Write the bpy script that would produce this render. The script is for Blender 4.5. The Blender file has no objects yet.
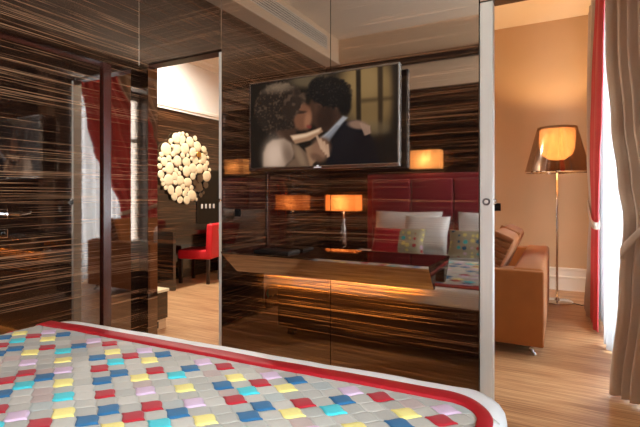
import bpy, bmesh, math, random
from mathutils import Vector, Matrix, Euler
PI = math.pi
scn = bpy.context.scene
COL = scn.collection

# ------------------------------------------------------------------ materials
def lin(c):
    return tuple(((v/255)/12.92 if v/255 <= .04045 else ((v/255+.055)/1.055)**2.4) for v in c)

def new_mat(name):
    m = bpy.data.materials.new(name); m.use_nodes = True
    nt = m.node_tree; nt.nodes.clear()
    out = nt.nodes.new('ShaderNodeOutputMaterial')
    return m, nt, out

def node(nt, t, **kw):
    n = nt.nodes.new(t)
    for k, v in kw.items():
        if k.startswith('i_'): n.inputs[k[2:].replace('_', ' ')].default_value = v
        else: setattr(n, k, v)
    return n

def coords(nt, scale, obj=False):
    tc = node(nt, 'ShaderNodeTexCoord'); mp = node(nt, 'ShaderNodeMapping')
    mp.inputs['Scale'].default_value = scale
    if obj: nt.links.new(tc.outputs['Object'], mp.inputs['Vector'])
    else:
        g = node(nt, 'ShaderNodeNewGeometry'); nt.links.new(g.outputs['Position'], mp.inputs['Vector'])
    return mp.outputs['Vector']

def plain(name, rgb, rough=.5, metal=0., spec=.5, noise=.0, nscale=(30, 30, 30), bump=0., ior=1.45, sheen=0., coat=0.):
    """one colour with a fine procedural variation and optional bump"""
    m, nt, out = new_mat(name)
    b = node(nt, 'ShaderNodeBsdfPrincipled')
    c = lin(rgb) + (1,)
    b.inputs['Base Color'].default_value = c
    b.inputs['Roughness'].default_value = rough; b.inputs['Metallic'].default_value = metal
    b.inputs['Specular IOR Level'].default_value = spec; b.inputs['IOR'].default_value = ior
    b.inputs['Sheen Weight'].default_value = sheen; b.inputs['Coat Weight'].default_value = coat
    if noise or bump:
        v = coords(nt, nscale)
        n = node(nt, 'ShaderNodeTexNoise', i_Scale=1., i_Detail=3.)
        nt.links.new(v, n.inputs['Vector'])
        if noise:
            mx = node(nt, 'ShaderNodeMix', data_type='RGBA')
            mx.inputs[6].default_value = tuple(max(0, x*(1-noise)) for x in c[:3]) + (1,)
            mx.inputs[7].default_value = tuple(min(1, x*(1+noise)) for x in c[:3]) + (1,)
            nt.links.new(n.outputs['Fac'], mx.inputs[0]); nt.links.new(mx.outputs[2], b.inputs['Base Color'])
        if bump:
            bp = node(nt, 'ShaderNodeBump', i_Strength=bump, i_Distance=.01)
            nt.links.new(n.outputs['Fac'], bp.inputs['Height']); nt.links.new(bp.outputs[0], b.inputs['Normal'])
    nt.links.new(b.outputs[0], out.inputs[0])
    return m

def macassar(name, ior=3.5, tint=(1, .86, .76), rough=.03, dark=(14, 7, 5), mid=(32, 17, 11), light=(132, 88, 58), dens=1., light_at=.66):
    """high gloss striped ebony: horizontal streaks, mirror lacquer"""
    m, nt, out = new_mat(name)
    g = node(nt, 'ShaderNodeNewGeometry')
    # slow drift of the grain
    mpd = node(nt, 'ShaderNodeMapping'); mpd.inputs['Scale'].default_value = (.8, .8, 1.5)
    nt.links.new(g.outputs['Position'], mpd.inputs['Vector'])
    nd = node(nt, 'ShaderNodeTexNoise', i_Scale=1., i_Detail=1.); nt.links.new(mpd.outputs[0], nd.inputs['Vector'])
    sc_ = node(nt, 'ShaderNodeMath', operation='MULTIPLY'); sc_.inputs[1].default_value = .018
    nt.links.new(nd.outputs['Fac'], sc_.inputs[0])
    cb = node(nt, 'ShaderNodeCombineXYZ'); nt.links.new(sc_.outputs[0], cb.inputs['Z'])
    ad = node(nt, 'ShaderNodeVectorMath', operation='ADD')
    nt.links.new(g.outputs['Position'], ad.inputs[0]); nt.links.new(cb.outputs[0], ad.inputs[1])
    def streak(scale, detail):
        mp = node(nt, 'ShaderNodeMapping'); mp.inputs['Scale'].default_value = scale
        nt.links.new(ad.outputs[0], mp.inputs['Vector'])
        n = node(nt, 'ShaderNodeTexNoise', i_Scale=1., i_Detail=detail, i_Roughness=.65)
        nt.links.new(mp.outputs[0], n.inputs['Vector']); return n.outputs['Fac']
    n1 = streak((1.0, 1.0, 200*dens), 2.)
    n2 = streak((.3, .3, 16*dens), 2.)
    mul = node(nt, 'ShaderNodeMath', operation='MULTIPLY_ADD'); mul.inputs[1].default_value = .30
    nt.links.new(n2, mul.inputs[0])
    k = node(nt, 'ShaderNodeMath', operation='MULTIPLY'); k.inputs[1].default_value = .85
    nt.links.new(n1, k.inputs[0]); nt.links.new(k.outputs[0], mul.inputs[2])
    r = node(nt, 'ShaderNodeValToRGB')
    e = r.color_ramp.elements
    e[0].position = .46; e[0].color = lin(dark) + (1,)
    e[1].position = .63; e[1].color = lin(mid) + (1,)
    x = r.color_ramp.elements.new(light_at + .005); x.color = tuple(a*.55+b*.45 for a, b in zip(lin(mid), lin(light))) + (1,)
    x = r.color_ramp.elements.new(light_at + .06); x.color = lin(light) + (1,)
    nt.links.new(mul.outputs[0], r.inputs[0])
    b = node(nt, 'ShaderNodeBsdfPrincipled')
    nt.links.new(r.outputs[0], b.inputs['Base Color'])
    b.inputs['Roughness'].default_value = rough; b.inputs['IOR'].default_value = ior
    b.inputs['Specular Tint'].default_value = tint + (1,)
    nt.links.new(b.outputs[0], out.inputs[0])
    return m

def floor_mat(name):
    m, nt, out = new_mat(name)
    def streak(scale, detail, rg=.6):
        v = coords(nt, scale)
        n = node(nt, 'ShaderNodeTexNoise', i_Scale=1., i_Detail=detail, i_Roughness=rg); nt.links.new(v, n.inputs['Vector']); return n.outputs['Fac']
    a = streak((2.4, 75, 1), 3.); c = streak((.8, 7, 1), 2.)
    ma = node(nt, 'ShaderNodeMath', operation='MULTIPLY_ADD'); ma.inputs[1].default_value = .35
    k = node(nt, 'ShaderNodeMath', operation='MULTIPLY'); k.inputs[1].default_value = .8
    nt.links.new(a, k.inputs[0]); nt.links.new(c, ma.inputs[0]); nt.links.new(k.outputs[0], ma.inputs[2])
    r = node(nt, 'ShaderNodeValToRGB'); e = r.color_ramp.elements
    e[0].position = .42; e[0].color = lin((140, 96, 62)) + (1,)
    e[1].position = .72; e[1].color = lin((208, 170, 128)) + (1,)
    x = r.color_ramp.elements.new(.56); x.color = lin((180, 136, 96)) + (1,)
    nt.links.new(ma.outputs[0], r.inputs[0])
    b = node(nt, 'ShaderNodeBsdfPrincipled'); b.inputs['Roughness'].default_value = .38
    nt.links.new(r.outputs[0], b.inputs['Base Color'])
    bp = node(nt, 'ShaderNodeBump', i_Strength=.15, i_Distance=.004); nt.links.new(a, bp.inputs['Height']); nt.links.new(bp.outputs[0], b.inputs['Normal'])
    nt.links.new(b.outputs[0], out.inputs[0]); return m

def emit(name, rgb, strength):
    m, nt, out = new_mat(name)
    e = node(nt, 'ShaderNodeEmission', i_Color=lin(rgb) + (1,), i_Strength=strength)
    nt.links.new(e.outputs[0], out.inputs[0]); return m

def shade_mat(name, rgb, strength, transl=.5):
    """a lit fabric or opal shade: glows and lets light through"""
    m, nt, out = new_mat(name)
    e = node(nt, 'ShaderNodeEmission', i_Color=lin(rgb) + (1,), i_Strength=strength)
    t = node(nt, 'ShaderNodeBsdfTranslucent', i_Color=lin((250, 225, 190)) + (1,))
    a = node(nt, 'ShaderNodeAddShader')
    nt.links.new(e.outputs[0], a.inputs[0]); nt.links.new(t.outputs[0], a.inputs[1])
    nt.links.new(a.outputs[0], out.inputs[0]); return m

def sheer_mat(name):
    m, nt, out = new_mat(name)
    t = node(nt, 'ShaderNodeBsdfTranslucent', i_Color=(.58, .58, .59, 1))
    d = node(nt, 'ShaderNodeBsdfDiffuse', i_Color=(.6, .6, .6, 1))
    tr = node(nt, 'ShaderNodeBsdfTransparent', i_Color=(1, 1, 1, 1))
    m1 = node(nt, 'ShaderNodeMixShader', i_Fac=.25); m2 = node(nt, 'ShaderNodeMixShader', i_Fac=.12)
    nt.links.new(t.outputs[0], m1.inputs[1]); nt.links.new(d.outputs[0], m1.inputs[2])
    nt.links.new(m1.outputs[0], m2.inputs[1]); nt.links.new(tr.outputs[0], m2.inputs[2])
    nt.links.new(m2.outputs[0], out.inputs[0]); return m

def glass_mat(name, tint=(1, 1, 1), refl=.06, rough=.0):
    m, nt, out = new_mat(name)
    tr = node(nt, 'ShaderNodeBsdfTransparent', i_Color=tint + (1,))
    g = node(nt, 'ShaderNodeBsdfGlossy', i_Roughness=rough)
    mx = node(nt, 'ShaderNodeMixShader', i_Fac=refl)
    nt.links.new(tr.outputs[0], mx.inputs[1]); nt.links.new(g.outputs[0], mx.inputs[2])
    nt.links.new(mx.outputs[0], out.inputs[0]); return m

def smoked_mat(name):
    """metallised transparent plastic of the lamp shade with soft vertical bands"""
    m, nt, out = new_mat(name)
    tr = node(nt, 'ShaderNodeBsdfTransparent', i_Color=(.58, .46, .36, 1))
    g = node(nt, 'ShaderNodeBsdfGlossy', i_Roughness=.12, i_Color=(.8, .62, .5, 1))
    lw = node(nt, 'ShaderNodeLayerWeight', i_Blend=.35)
    mr = node(nt, 'ShaderNodeMapRange'); mr.inputs['To Min'].default_value = .18; mr.inputs['To Max'].default_value = .8
    nt.links.new(lw.outputs['Facing'], mr.inputs['Value'])
    mx = node(nt, 'ShaderNodeMixShader'); nt.links.new(mr.outputs[0], mx.inputs[0])
    nt.links.new(tr.outputs[0], mx.inputs[1]); nt.links.new(g.outputs[0], mx.inputs[2])
    nt.links.new(mx.outputs[0], out.inputs[0]); return m

M = {}
M['ebony'] = macassar('ebony_gloss')
M['ebony_left'] = macassar('ebony_gloss_streaked', ior=2.9, dark=(20, 11, 8), mid=(44, 27, 19), light=(158, 120, 90), light_at=.658)
M['ebony_satin'] = macassar('ebony_satin', ior=1.6, tint=(1, 1, 1), rough=.22)
M['ebony_dark'] = macassar('ebony_desk', ior=1.9, tint=(1, 1, 1), rough=.12, light=(120, 78, 48))
M['redwood'] = plain('reddish_wood_trim', (70, 30, 20), .2, noise=.3, nscale=(4, 4, 60), ior=2.)
M['floor'] = floor_mat('striped_oak_floor')
M['plaster'] = plain('cream_plaster', (226, 200, 172), .8, noise=.03, nscale=(6, 6, 6))
M['wall_tan'] = plain('tan_plaster', (200, 168, 134), .8, noise=.03, nscale=(5, 5, 5))
M['white_wall'] = plain('white_plaster', (236, 230, 222), .8, noise=.02, nscale=(5, 5, 5))
M['ceiling'] = plain('ceiling_paint', (238, 222, 202), .85, noise=.02, nscale=(4, 4, 4))
M['alu'] = plain('satin_aluminium', (226, 222, 214), .42, metal=.35, noise=.05, nscale=(200, 200, 2))
M['chrome'] = plain('chrome', (225, 225, 228), .08, metal=1.)
M['satin_chrome'] = plain('satin_chrome', (150, 148, 146), .32, metal=1.)
M['steel_dark'] = plain('dark_steel', (60, 58, 56), .3, metal=1.)
M['black'] = plain('black_plastic', (10, 10, 11), .3)
M['blackgloss'] = plain('black_glass', (6, 6, 7), .05)
M['white_plastic'] = plain('white_plastic', (225, 225, 225), .35)
M['tvframe'] = plain('silver_tv_frame', (150, 146, 142), .25, metal=1.)
M['duvet'] = plain('white_cotton', (248, 249, 251), .85, noise=.02, nscale=(40, 40, 40), bump=.08)
M['pillow'] = plain('pillow_cotton', (242, 243, 246), .85, bump=.1, nscale=(18, 18, 18))
M['red_velvet'] = plain('red_velvet', (138, 18, 36), .6, noise=.12, nscale=(60, 60, 60), sheen=.4)
M['cushion_red'] = plain('red_cushion_cloth', (206, 44, 58), .7)
M['red_satin'] = plain('red_satin', (176, 16, 32), .55, noise=.12, nscale=(8, 60, 8))
M['suede'] = plain('tan_suede', (164, 102, 48), .8, noise=.12, nscale=(9, 9, 9), sheen=.12, bump=.05)
M['ribbed'] = plain('brown_ribbed_velvet', (146, 90, 46), .75, noise=.25, nscale=(14, 14, 60), sheen=.2, bump=.25)
M['taupe'] = plain('taupe_satin_curtain', (206, 188, 172), .45, noise=.06, nscale=(20, 20, 1), sheen=.2)
M['curtain_red'] = plain('red_curtain_lining', (214, 62, 68), .6, noise=.06, nscale=(20, 20, 1), sheen=.2)
M['sheer'] = sheer_mat('white_sheer_voile')
M['glass'] = glass_mat('window_glass')
M['smoked'] = smoked_mat('smoked_shade')
M['opal'] = shade_mat('opal_glass_glow', (255, 214, 158), .8)
M['lampshade'] = shade_mat('bedside_shade_glow', (255, 132, 54), .42)
M['sconce_shade'] = shade_mat('sconce_shade_glow', (255, 190, 120), .22)
M['led'] = emit('warm_led', (255, 190, 64), 10.)
M['red_leather'] = plain('red_leather', (214, 34, 44), .42, noise=.08, nscale=(20, 20, 20))
M['darkwood'] = plain('dark_wood', (40, 22, 14), .3, noise=.3, nscale=(5, 5, 50))
M['palewood'] = plain('pale_oak', (205, 168, 126), .45, noise=.15, nscale=(4, 4, 50))
M['creampebble'] = plain('cream_lacquer_disc', (236, 218, 180), .3, noise=.04, nscale=(10, 10, 10))
M['goldpebble'] = plain('gold_mirror_disc', (205, 160, 80), .2, metal=.8)
M['greypebble'] = plain('grey_mirror_disc', (130, 125, 120), .12, metal=1.)
M['moulding'] = plain('white_moulding', (232, 222, 208), .5)
M['leather_black'] = plain('black_leather', (18, 17, 17), .38, bump=.15, nscale=(150, 150, 150))
# felt patches of the coverlet
QC = dict(Y=(246, 232, 140), C=(66, 202, 214), B=(38, 104, 150), R=(178, 28, 42), P=(216, 188, 214),
          a=(192, 189, 180), b=(182, 180, 172), c=(201, 197, 188), d=(190, 170, 164), e=(178, 185, 182))
for k, c in QC.items():
    M['q'+k] = plain('felt_'+k, c, .9, noise=.06, nscale=(120, 120, 120), sheen=.15)

# ------------------------------------------------------------------ helpers
def put(o, **kw):
    for k, v in kw.items():
        if v is not None: o[k] = v
    return o

def make(name, bm, mat, parent=None, smooth=False, angle=None):
    """link a bmesh (world coordinates) as one mesh object under parent"""
    me = bpy.data.meshes.new(name)
    bmesh.ops.recalc_face_normals(bm, faces=bm.faces)
    bm.to_mesh(me); bm.free()
    o = bpy.data.objects.new(name, me); COL.objects.link(o)
    for m in (mat if isinstance(mat, (list, tuple)) else [mat]): me.materials.append(m)
    if smooth:
        for p in me.polygons: p.use_smooth = True
        if angle: me.set_sharp_from_angle(angle=math.radians(angle))
    if parent is not None:
        o.parent = parent
        off = world(parent)
        me.transform(off.inverted())
    return o

def world(o):
    m = Matrix.Translation(o.location) @ o.rotation_euler.to_matrix().to_4x4()
    return world(o.parent) @ m if o.parent else m

def root(name, loc, label=None, cat=None, group=None, kind=None, rz=0):
    o = bpy.data.objects.new(name, None); COL.objects.link(o)
    o.empty_display_size = .05
    o.location = loc; o.rotation_euler = (0, 0, rz)
    return put(o, label=label, category=cat, group=group, kind=kind)

def tag(o, label, cat, group=None):
    return put(o, label=label, category=cat, group=group)

def recenter(o):
    """put a top-level mesh's origin at the centre of its base"""
    vs = [v.co for v in o.data.vertices]
    c = Vector(((min(v.x for v in vs)+max(v.x for v in vs))/2, (min(v.y for v in vs)+max(v.y for v in vs))/2, min(v.z for v in vs)))
    o.data.transform(Matrix.Translation(-c)); o.location = c
    return o

def box(bm, x0, x1, y0, y1, z0, z1, bev=0., seg=2, rot=None, piv=None):
    t = bmesh.new(); bmesh.ops.create_cube(t, size=1)
    bmesh.ops.scale(t, vec=(abs(x1-x0), abs(y1-y0), abs(z1-z0)), verts=t.verts)
    if bev: bmesh.ops.bevel(t, geom=t.edges[:], offset=bev, segments=seg, profile=.5, affect='EDGES')
    c = Vector(((x0+x1)/2, (y0+y1)/2, (z0+z1)/2))
    if rot: bmesh.ops.rotate(t, cent=Vector(piv)-c if piv else (0, 0, 0), matrix=Euler(rot).to_matrix(), verts=t.verts)
    bmesh.ops.translate(t, vec=c, verts=t.verts)
    merge(bm, t); return bm

def merge(bm, t):
    me = bpy.data.meshes.new('tmp'); t.to_mesh(me); t.free(); bm.from_mesh(me); bpy.data.meshes.remove(me)

def B(*a, **k): return box(bmesh.new(), *a, **k)

def lathe(bm, c, prof, n=32, axis='z', cap=True):
    """revolve (radius, height) pairs about an axis through c"""
    rings = []
    for r, h in prof:
        ring = []
        for i in range(n):
            a = 2*PI*i/n
            p = (r*math.cos(a), r*math.sin(a), h)
            if axis == 'y': p = (p[0], p[2], p[1])
            if axis == 'x': p = (p[2], p[0], p[1])
            ring.append(bm.verts.new(Vector(c)+Vector(p)))
        rings.append(ring)
    for a, b in zip(rings, rings[1:]):
        for i in range(n): bm.faces.new((a[i], a[(i+1) % n], b[(i+1) % n], b[i]))
    if cap:
        bm.faces.new(rings[0][::-1]); bm.faces.new(rings[-1])
    return bm

def tube(bm, pts, r, n=10):
    pts = [Vector(p) for p in pts]; rings = []
    for i, p in enumerate(pts):
        d = (pts[min(i+1, len(pts)-1)]-pts[max(i-1, 0)]).normalized()
        u = d.cross(Vector((0, 0, 1)) if abs(d.z) < .9 else Vector((1, 0, 0))).normalized(); v = d.cross(u)
        rr = r[i] if isinstance(r, (list, tuple)) else r
        rings.append([bm.verts.new(p+(u*math.cos(2*PI*k/n)+v*math.sin(2*PI*k/n))*rr) for k in range(n)])
    for a, b in zip(rings, rings[1:]):
        for k in range(n): bm.faces.new((a[k], a[(k+1) % n], b[(k+1) % n], b[k]))
    bm.faces.new(rings[0][::-1]); bm.faces.new(rings[-1]); return bm

def prism(bm, poly, axis, h0, h1):
    """extrude a polygon given in the two other axes"""
    def P(a, b, h): return {'x': (h, a, b), 'y': (a, h, b), 'z': (a, b, h)}[axis]
    lo = [bm.verts.new(P(a, b, h0)) for a, b in poly]; hi = [bm.verts.new(P(a, b, h1)) for a, b in poly]
    n = len(poly); bm.faces.new(lo); bm.faces.new(hi[::-1])
    for i in range(n): bm.faces.new((lo[i], hi[i], hi[(i+1) % n], lo[(i+1) % n]))
    return bm

def struct(name, bm, mat, parent=None, **k):
    o = make(name, bm, mat, parent, **k)
    if parent is None: o['kind'] = 'structure'
    return o

# ------------------------------------------------------------------ main dimensions (metres; camera stands at x=0, y=0)
CZ = 1.2                      # eye height
XL = -2.74                    # bedroom's side wall
YP = 2.3                      # front of the partition
XW = .62                      # window wall
YH = -.72                     # wall behind the headboard
ZC = 3.26                      # bedroom ceiling
XL2, YF, ZC2 = -4.95, 6.6, 3.5
ZH = 2.15                     # opening heads

# ------------------------------------------------------------------ shell
struct('floor', B(XL2-.1, XW+.3, YH-.1, YF+.1, -.1, 0), M['floor'])
struct('ceiling', B(XL-.1, XW+.3, YH-.1, YP+.09, ZC, ZC+.1), M['ceiling'])
struct('ceiling_lounge', B(XL2-.1, XW+.3, YP+.09, YF+.1, ZC2, ZC2+.1), M['ceiling'])
# side wall of the bedroom with its closet doors
struct('wall_side', box(box(B(XL-.12, XL, YH, .60, 0, 2.925), XL-.12, XL, 2.066, YP, 0, 2.925),
                        XL-.12, XL, .60, 2.066, 2.115, 2.925), M['ebony_left'])
struct('wall_recess', B(XL-.14, XL-.121, YH, YP, 0, 2.925), M['darkwood'])
struct('trim_bulkhead', B(XL-.1, -2.56, YH, YP, 2.95, ZC), M['plaster'])
struct('trim_cornice', B(XL-.02, -2.53, YH, YP, 2.925, 2.95, bev=.006), M['plaster'])
# wall behind the bed: veneer, painted frieze, dark moulding, plaster
struct('wall_head', B(XL, XW, YH-.1, YH, 0, 2.50), M['ebony_satin'])
struct('wall_frieze', B(XL, XW, YH-.1, YH, 2.50, 2.80), M['plaster'])
struct('trim_rail', B(XL, XW, YH-.1, YH+.035, 2.80, 2.92, bev=.01), M['darkwood'])
struct('wall_upper', B(XL, XW, YH-.1, YH, 2.92, ZC), M['plaster'])
# partition: two glossy veneer panels, return beside the side wall, panels over the openings
X0, X1, XM = -1.958, -.349, -1.158
struct('wall_partition', B(X0, XM-.002, YP, YP+.022, 0.0, ZC), M['ebony'])
struct('wall_partition', B(XM+.002, X1, YP, YP+.022, 0.0, ZC), M['ebony'])
struct('wall_core', B(X0+.01, X1-.01, YP+.0225, YP+.03, 0, ZC), M['darkwood'])
struct('wall_back', B(X0, X1, YP+.075, YP+.09, 0, ZC2), M['ebony_satin'])
struct('wall_return', B(XL, -2.656, YP, YP+.09, 0, ZH+.02), M['ebony'])
struct('wall_over_opening', B(XL, X0-.003, YP, YP+.09, ZH+.02, ZC, bev=.0015, seg=1), M['ebony'])
struct('wall_over_lounge', B(X1+.003, XW, YP, YP+.09, ZH, ZC, bev=.0015, seg=1), M['ebony'])
struct('wall_above', B(XL2-.1, XW, YP+.0905, YP+.12, ZC-.05, ZC2), M['plaster'])
struct('trim_jamb', B(-2.657, -2.648, YP+.004, YP+.09, 0, ZH+.02), M['ebony_left'])
struct('trim_head', B(-2.648, X0-.04, YP+.004, YP+.09, ZH+.008, ZH+.0195), M['darkwood'])
# lounge walls
struct('wall_near_desk', B(XL2, XL-.15, YP+.0, YP+.09, 0, ZC2), M['white_wall'])
struct('wall_lounge', B(XL2-.1, XL2, YP, YF, 2.515, ZC2), M['white_wall'])
struct('wall_wainscot', B(XL2-.1, XL2+.004, YP, YF, 0, 2.485), M['ebony_dark'])
struct('trim_wainscot', box(B(XL2-.1, XL2+.035, YP+.1, YF-.01, 2.485, 2.54, bev=.008), XL2, XL2+.02, YP+.1, YF-.01, 2.455, 2.485), M['moulding'])
bm = bmesh.new()
prism(bm, [(XL2, 3.22), (XL2+.03, 3.22), (XL2+.03, 3.28), (XL2+.07, 3.30), (XL2+.07, 3.34), (XL2+.13, 3.40), (XL2+.13, 3.44), (XL2+.19, 3.46), (XL2+.19, ZC2), (XL2, ZC2)], 'y', YP+.13, YF-.01)
struct('trim_crown', bm, M['moulding'])
struct('wall_far', B(XL2, XW+.3, YF, YF+.1, 0, ZC2), M['wall_tan'])
bm = bmesh.new()
prism(bm, [(YF, 0), (YF-.02, 0), (YF-.02, .15), (YF-.03, .155), (YF-.03, .175), (YF-.014, .185), (YF-.014, .255), (YF-.022, .26), (YF-.022, .285), (YF, .29)], 'x', XL2+.005, XW)
struct('baseboard_far', bm, M['moulding'])

# window wall: bedroom and lounge windows
def window_wall(name, y0, y1, wins, mat, zt):
    bm = bmesh.new(); y = y0
    for a, b, z0, z1 in wins:
        box(bm, XW, XW+.25, y, a, 0, zt); box(bm, XW, XW+.25, a, b, 0, z0); box(bm, XW, XW+.25, a, b, z1, zt); y = b
    box(bm, XW, XW+.25, y, y1, 0, zt); struct(name, bm, mat)
WB, WL = (-.66, .62, .1, 2.85), (3.4, 5.0, .1, 2.95)
window_wall('wall_window', YH, YP, [WB], M['ebony_satin'], ZC)
window_wall('wall_window_lounge', YP, YF, [WL], M['wall_tan'], ZC2)
def window(name, w):
    y0, y1, z0, z1 = w; x = XW+.14
    r = root(name, (x, (y0+y1)/2, z0), kind='structure')
    bm = bmesh.new(); ym = (y0+y1)/2
    for a, b in ((y0, y0+.06), (ym-.05, ym+.05), (y1-.06, y1)): box(bm, x, x+.06, a, b, z0, z1, bev=.006)
    for a, b in ((z0, z0+.07), (z1-.06, z1), (z0+2.0, z0+2.06)):
        for c, d in ((y0+.06, ym-.05), (ym+.05, y1-.06)): box(bm, x+.002, x+.058, c, d, a, b)
    make('window_frame', bm, M['moulding'], r)
    for a, b in ((y0+.05, ym-.04), (ym+.04, y1-.05)):
        make('pane', B(x+.027, x+.033, a, b, z0+.05, z1-.05), M['glass'], r)
    bm = B(x+.06, x+.075, ym-.01, ym+.01, z0+.9, z0+1.02, bev=.004)
    make('window_handle', B(x-.02, x-.001, ym-.012, ym+.012, z0+.9, z0+1.03, bev=.004), M['chrome'], r); bm.free()
window('window_1', WL); window('window_2', WB)

# ------------------------------------------------------------------ closet doors in the side wall
d = root('door_1', (XL, 1.33, 0), kind='structure')
struct('leaf', B(XL-.06, XL-.012, 1.336, 1.990, .012, 2.085, bev=.002, seg=1), M['ebony_left'], d)
struct('leaf', B(XL-.06, XL-.012, .66, 1.330, .012, 2.085, bev=.002, seg=1), M['ebony_left'], d)
struct('door_frame', box(box(B(XL-.1, XL+.004, 2.005, 2.066, 0, 2.115, bev=.003), XL-.1, XL+.004, .60, .655, 0, 2.115, bev=.003),
                         XL-.1, XL-.02, .655, 2.005, 2.09, 2.114), M['redwood'], d)
bm = bmesh.new(); zh = 1.105
h = struct('handle', box(tube(tube(bm, [(XL-.012, 1.385, zh), (XL+.045, 1.385, zh)], .009), [(XL+.045, 1.38, zh), (XL+.047, 1.44, zh-.004), (XL+.045, 1.50, zh+.004), (XL+.03, 1.515, zh+.004)], [.009, .011, .008, .007]),
        XL-.012, XL-.004, 1.36, 1.41, zh-.028, zh+.028, bev=.003), M['chrome'], d)
k = struct('lock_plate', B(XL-.012, XL-.003, 1.36, 1.41, zh-.135, zh-.085, bev=.004), M['chrome'], d)
struct('keyhole', lathe(bmesh.new(), (XL-.003, 1.385, zh-.11), [(.010, 0), (.010, .002), (.004, .003)], 16, 'x'), M['blackgloss'], k)
struct('pull_knob', lathe(bmesh.new(), (XL-.012, 1.77, 1.165), [(.006, 0), (.006, .018), (.014, .022), (.014, .03), (.008, .034)], 20, 'x'), M['steel_dark'], d)

# ------------------------------------------------------------------ sliding doors that slide inside the partition
d = root('door_2', (X1+.03, YP+.05, 0), kind='structure')
struct('edge_strip', B(X1+.003, X1+.063, YP+.006, YP+.0745, .005, ZH-.002, bev=.003), M['alu'], d)
struct('leaf', B(X1-.75, X1+.002, YP+.034, YP+.07, .01, ZH-.01), M['ebony_satin'], d)
zl = 1.177
l = struct('lock', lathe(bmesh.new(), (X1+.034, YP+.006, zl), [(.018, 0), (.018, -.006), (.013, -.010), (.010, -.007)], 24, 'y'), M['satin_chrome'], d)
struct('lock_dish', lathe(bmesh.new(), (X1+.034, YP-.001, zl), [(.009, 0), (.009, -.003), (.004, -.004)], 20, 'y'), M['alu'], l)
struct('ring_pull', tube(bmesh.new(), [(X1+.064, YP+.03, zl-.012), (X1+.074, YP+.03, zl-.006), (X1+.076, YP+.03, zl), (X1+.074, YP+.03, zl+.006), (X1+.064, YP+.03, zl+.012)], .004), M['chrome'], d)
d = root('door_3', (X0-.02, YP+.05, 0), kind='structure')
struct('edge_strip', B(X0-.028, X0-.002, YP+.004, YP+.0745, .005, ZH+.005, bev=.003), M['alu'], d)
struct('leaf', B(X0-.001, X0+.72, YP+.034, YP+.07, .01, ZH), M['ebony_satin'], d)
struct('lock', lathe(bmesh.new(), (X0-.015, YP+.004, zl), [(.012, 0), (.012, -.006), (.006, -.009)], 20, 'y'), M['chrome'], d)

# ------------------------------------------------------------------ television
XA, XB, ZA, ZB, YT = -1.668, -.721, 1.358, 1.889, 2.215
tv = root('television', ((XA+XB)/2, YP, ZA), 'flat television with thin silver frame hung on the glossy wood partition', 'television')
make('casing', B(XA+.004, XB-.004, YT+.006, YT+.045, ZA+.004, ZB-.004, bev=.006), M['black'], tv)
make('wall_bracket', B((XA+XB)/2-.2, (XA+XB)/2+.2, YT+.045, YP, (ZA+ZB)/2-.15, (ZA+ZB)/2+.15), M['steel_dark'], tv)
bm = bmesh.new(); fw = .010
box(bm, XA, XB, YT-.003, YT+.03, ZB-fw, ZB, bev=.002); box(bm, XA, XB, YT-.003, YT+.03, ZA, ZA+.018, bev=.002)
box(bm, XA, XA+fw, YT-.003, YT+.03, ZA+.018, ZB-fw, bev=.002); box(bm, XB-fw, XB, YT-.003, YT+.03, ZA+.018, ZB-fw, bev=.002)
make('frame', bm, M['tvframe'], tv)
make('badge', box(B((XA+XB)/2-.022, (XA+XB)/2+.022, YT-.006, YT-.003, ZA+.005, ZA+.011), (XA+XB)/2-.006, (XA+XB)/2+.006, YT-.006, YT-.003, ZA+.013, ZA+.02), M['white_plastic'], tv)

# the film still on the screen, worked out per vertex of the flat screen
FL, YAW, HZ = 450., math.atan(240/450.), 197.
def still_xy(X, Y, Z):      # position in the still (units of the still's own drawing)
    s, c = math.sin(YAW), math.cos(YAW)
    dpt = -s*X+c*Y; lat = c*X+s*Y
    return ((320+FL*lat/dpt)-240)*3.417, ((HZ-FL*(Z-CZ)/dpt)-55)*3.417
rnd = random.Random(5)
def hsh(i, j):
    n = (i*374761393+j*668265263) & 0xffffffff; n = ((n ^ (n >> 13))*1274126177) & 0xffffffff
    return ((n ^ (n >> 16)) & 0xffff)/65535
def vnoise(x, y):
    i, j = math.floor(x), math.floor(y); fx, fy = x-i, y-j; fx = fx*fx*(3-2*fx); fy = fy*fy*(3-2*fy)
    return (hsh(i, j)*(1-fx)+hsh(i+1, j)*fx)*(1-fy)+(hsh(i, j+1)*(1-fx)+hsh(i+1, j+1)*fx)*fy
def sm(a, b, x):
    t = max(0, min(1, (x-a)/(b-a))); return t*t*(3-2*t)
def ell(x, y, cx, cy, rx, ry, rot=0., soft=.12):
    c, s = math.cos(rot), math.sin(rot); dx, dy = x-cx, y-cy
    u, v = (c*dx+s*dy)/rx, (-s*dx+c*dy)/ry
    return 1-sm(1-soft, 1+soft, math.hypot(u, v))
def inpoly(x, y, pts, soft=3.):
    ins = False; dm = 1e9; n = len(pts)
    for i in range(n):
        (x1, y1), (x2, y2) = pts[i], pts[(i+1) % n]
        if (y1 > y) != (y2 > y) and x < (x2-x1)*(y-y1)/(y2-y1)+x1: ins = not ins
        L = (x2-x1)**2+(y2-y1)**2; t = max(0, min(1, ((x-x1)*(x2-x1)+(y-y1)*(y2-y1))/L))
        dm = min(dm, math.hypot(x-x1-t*(x2-x1), y-y1-t*(y2-y1)))
    return sm(-soft, soft, dm if ins else -dm)
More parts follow.
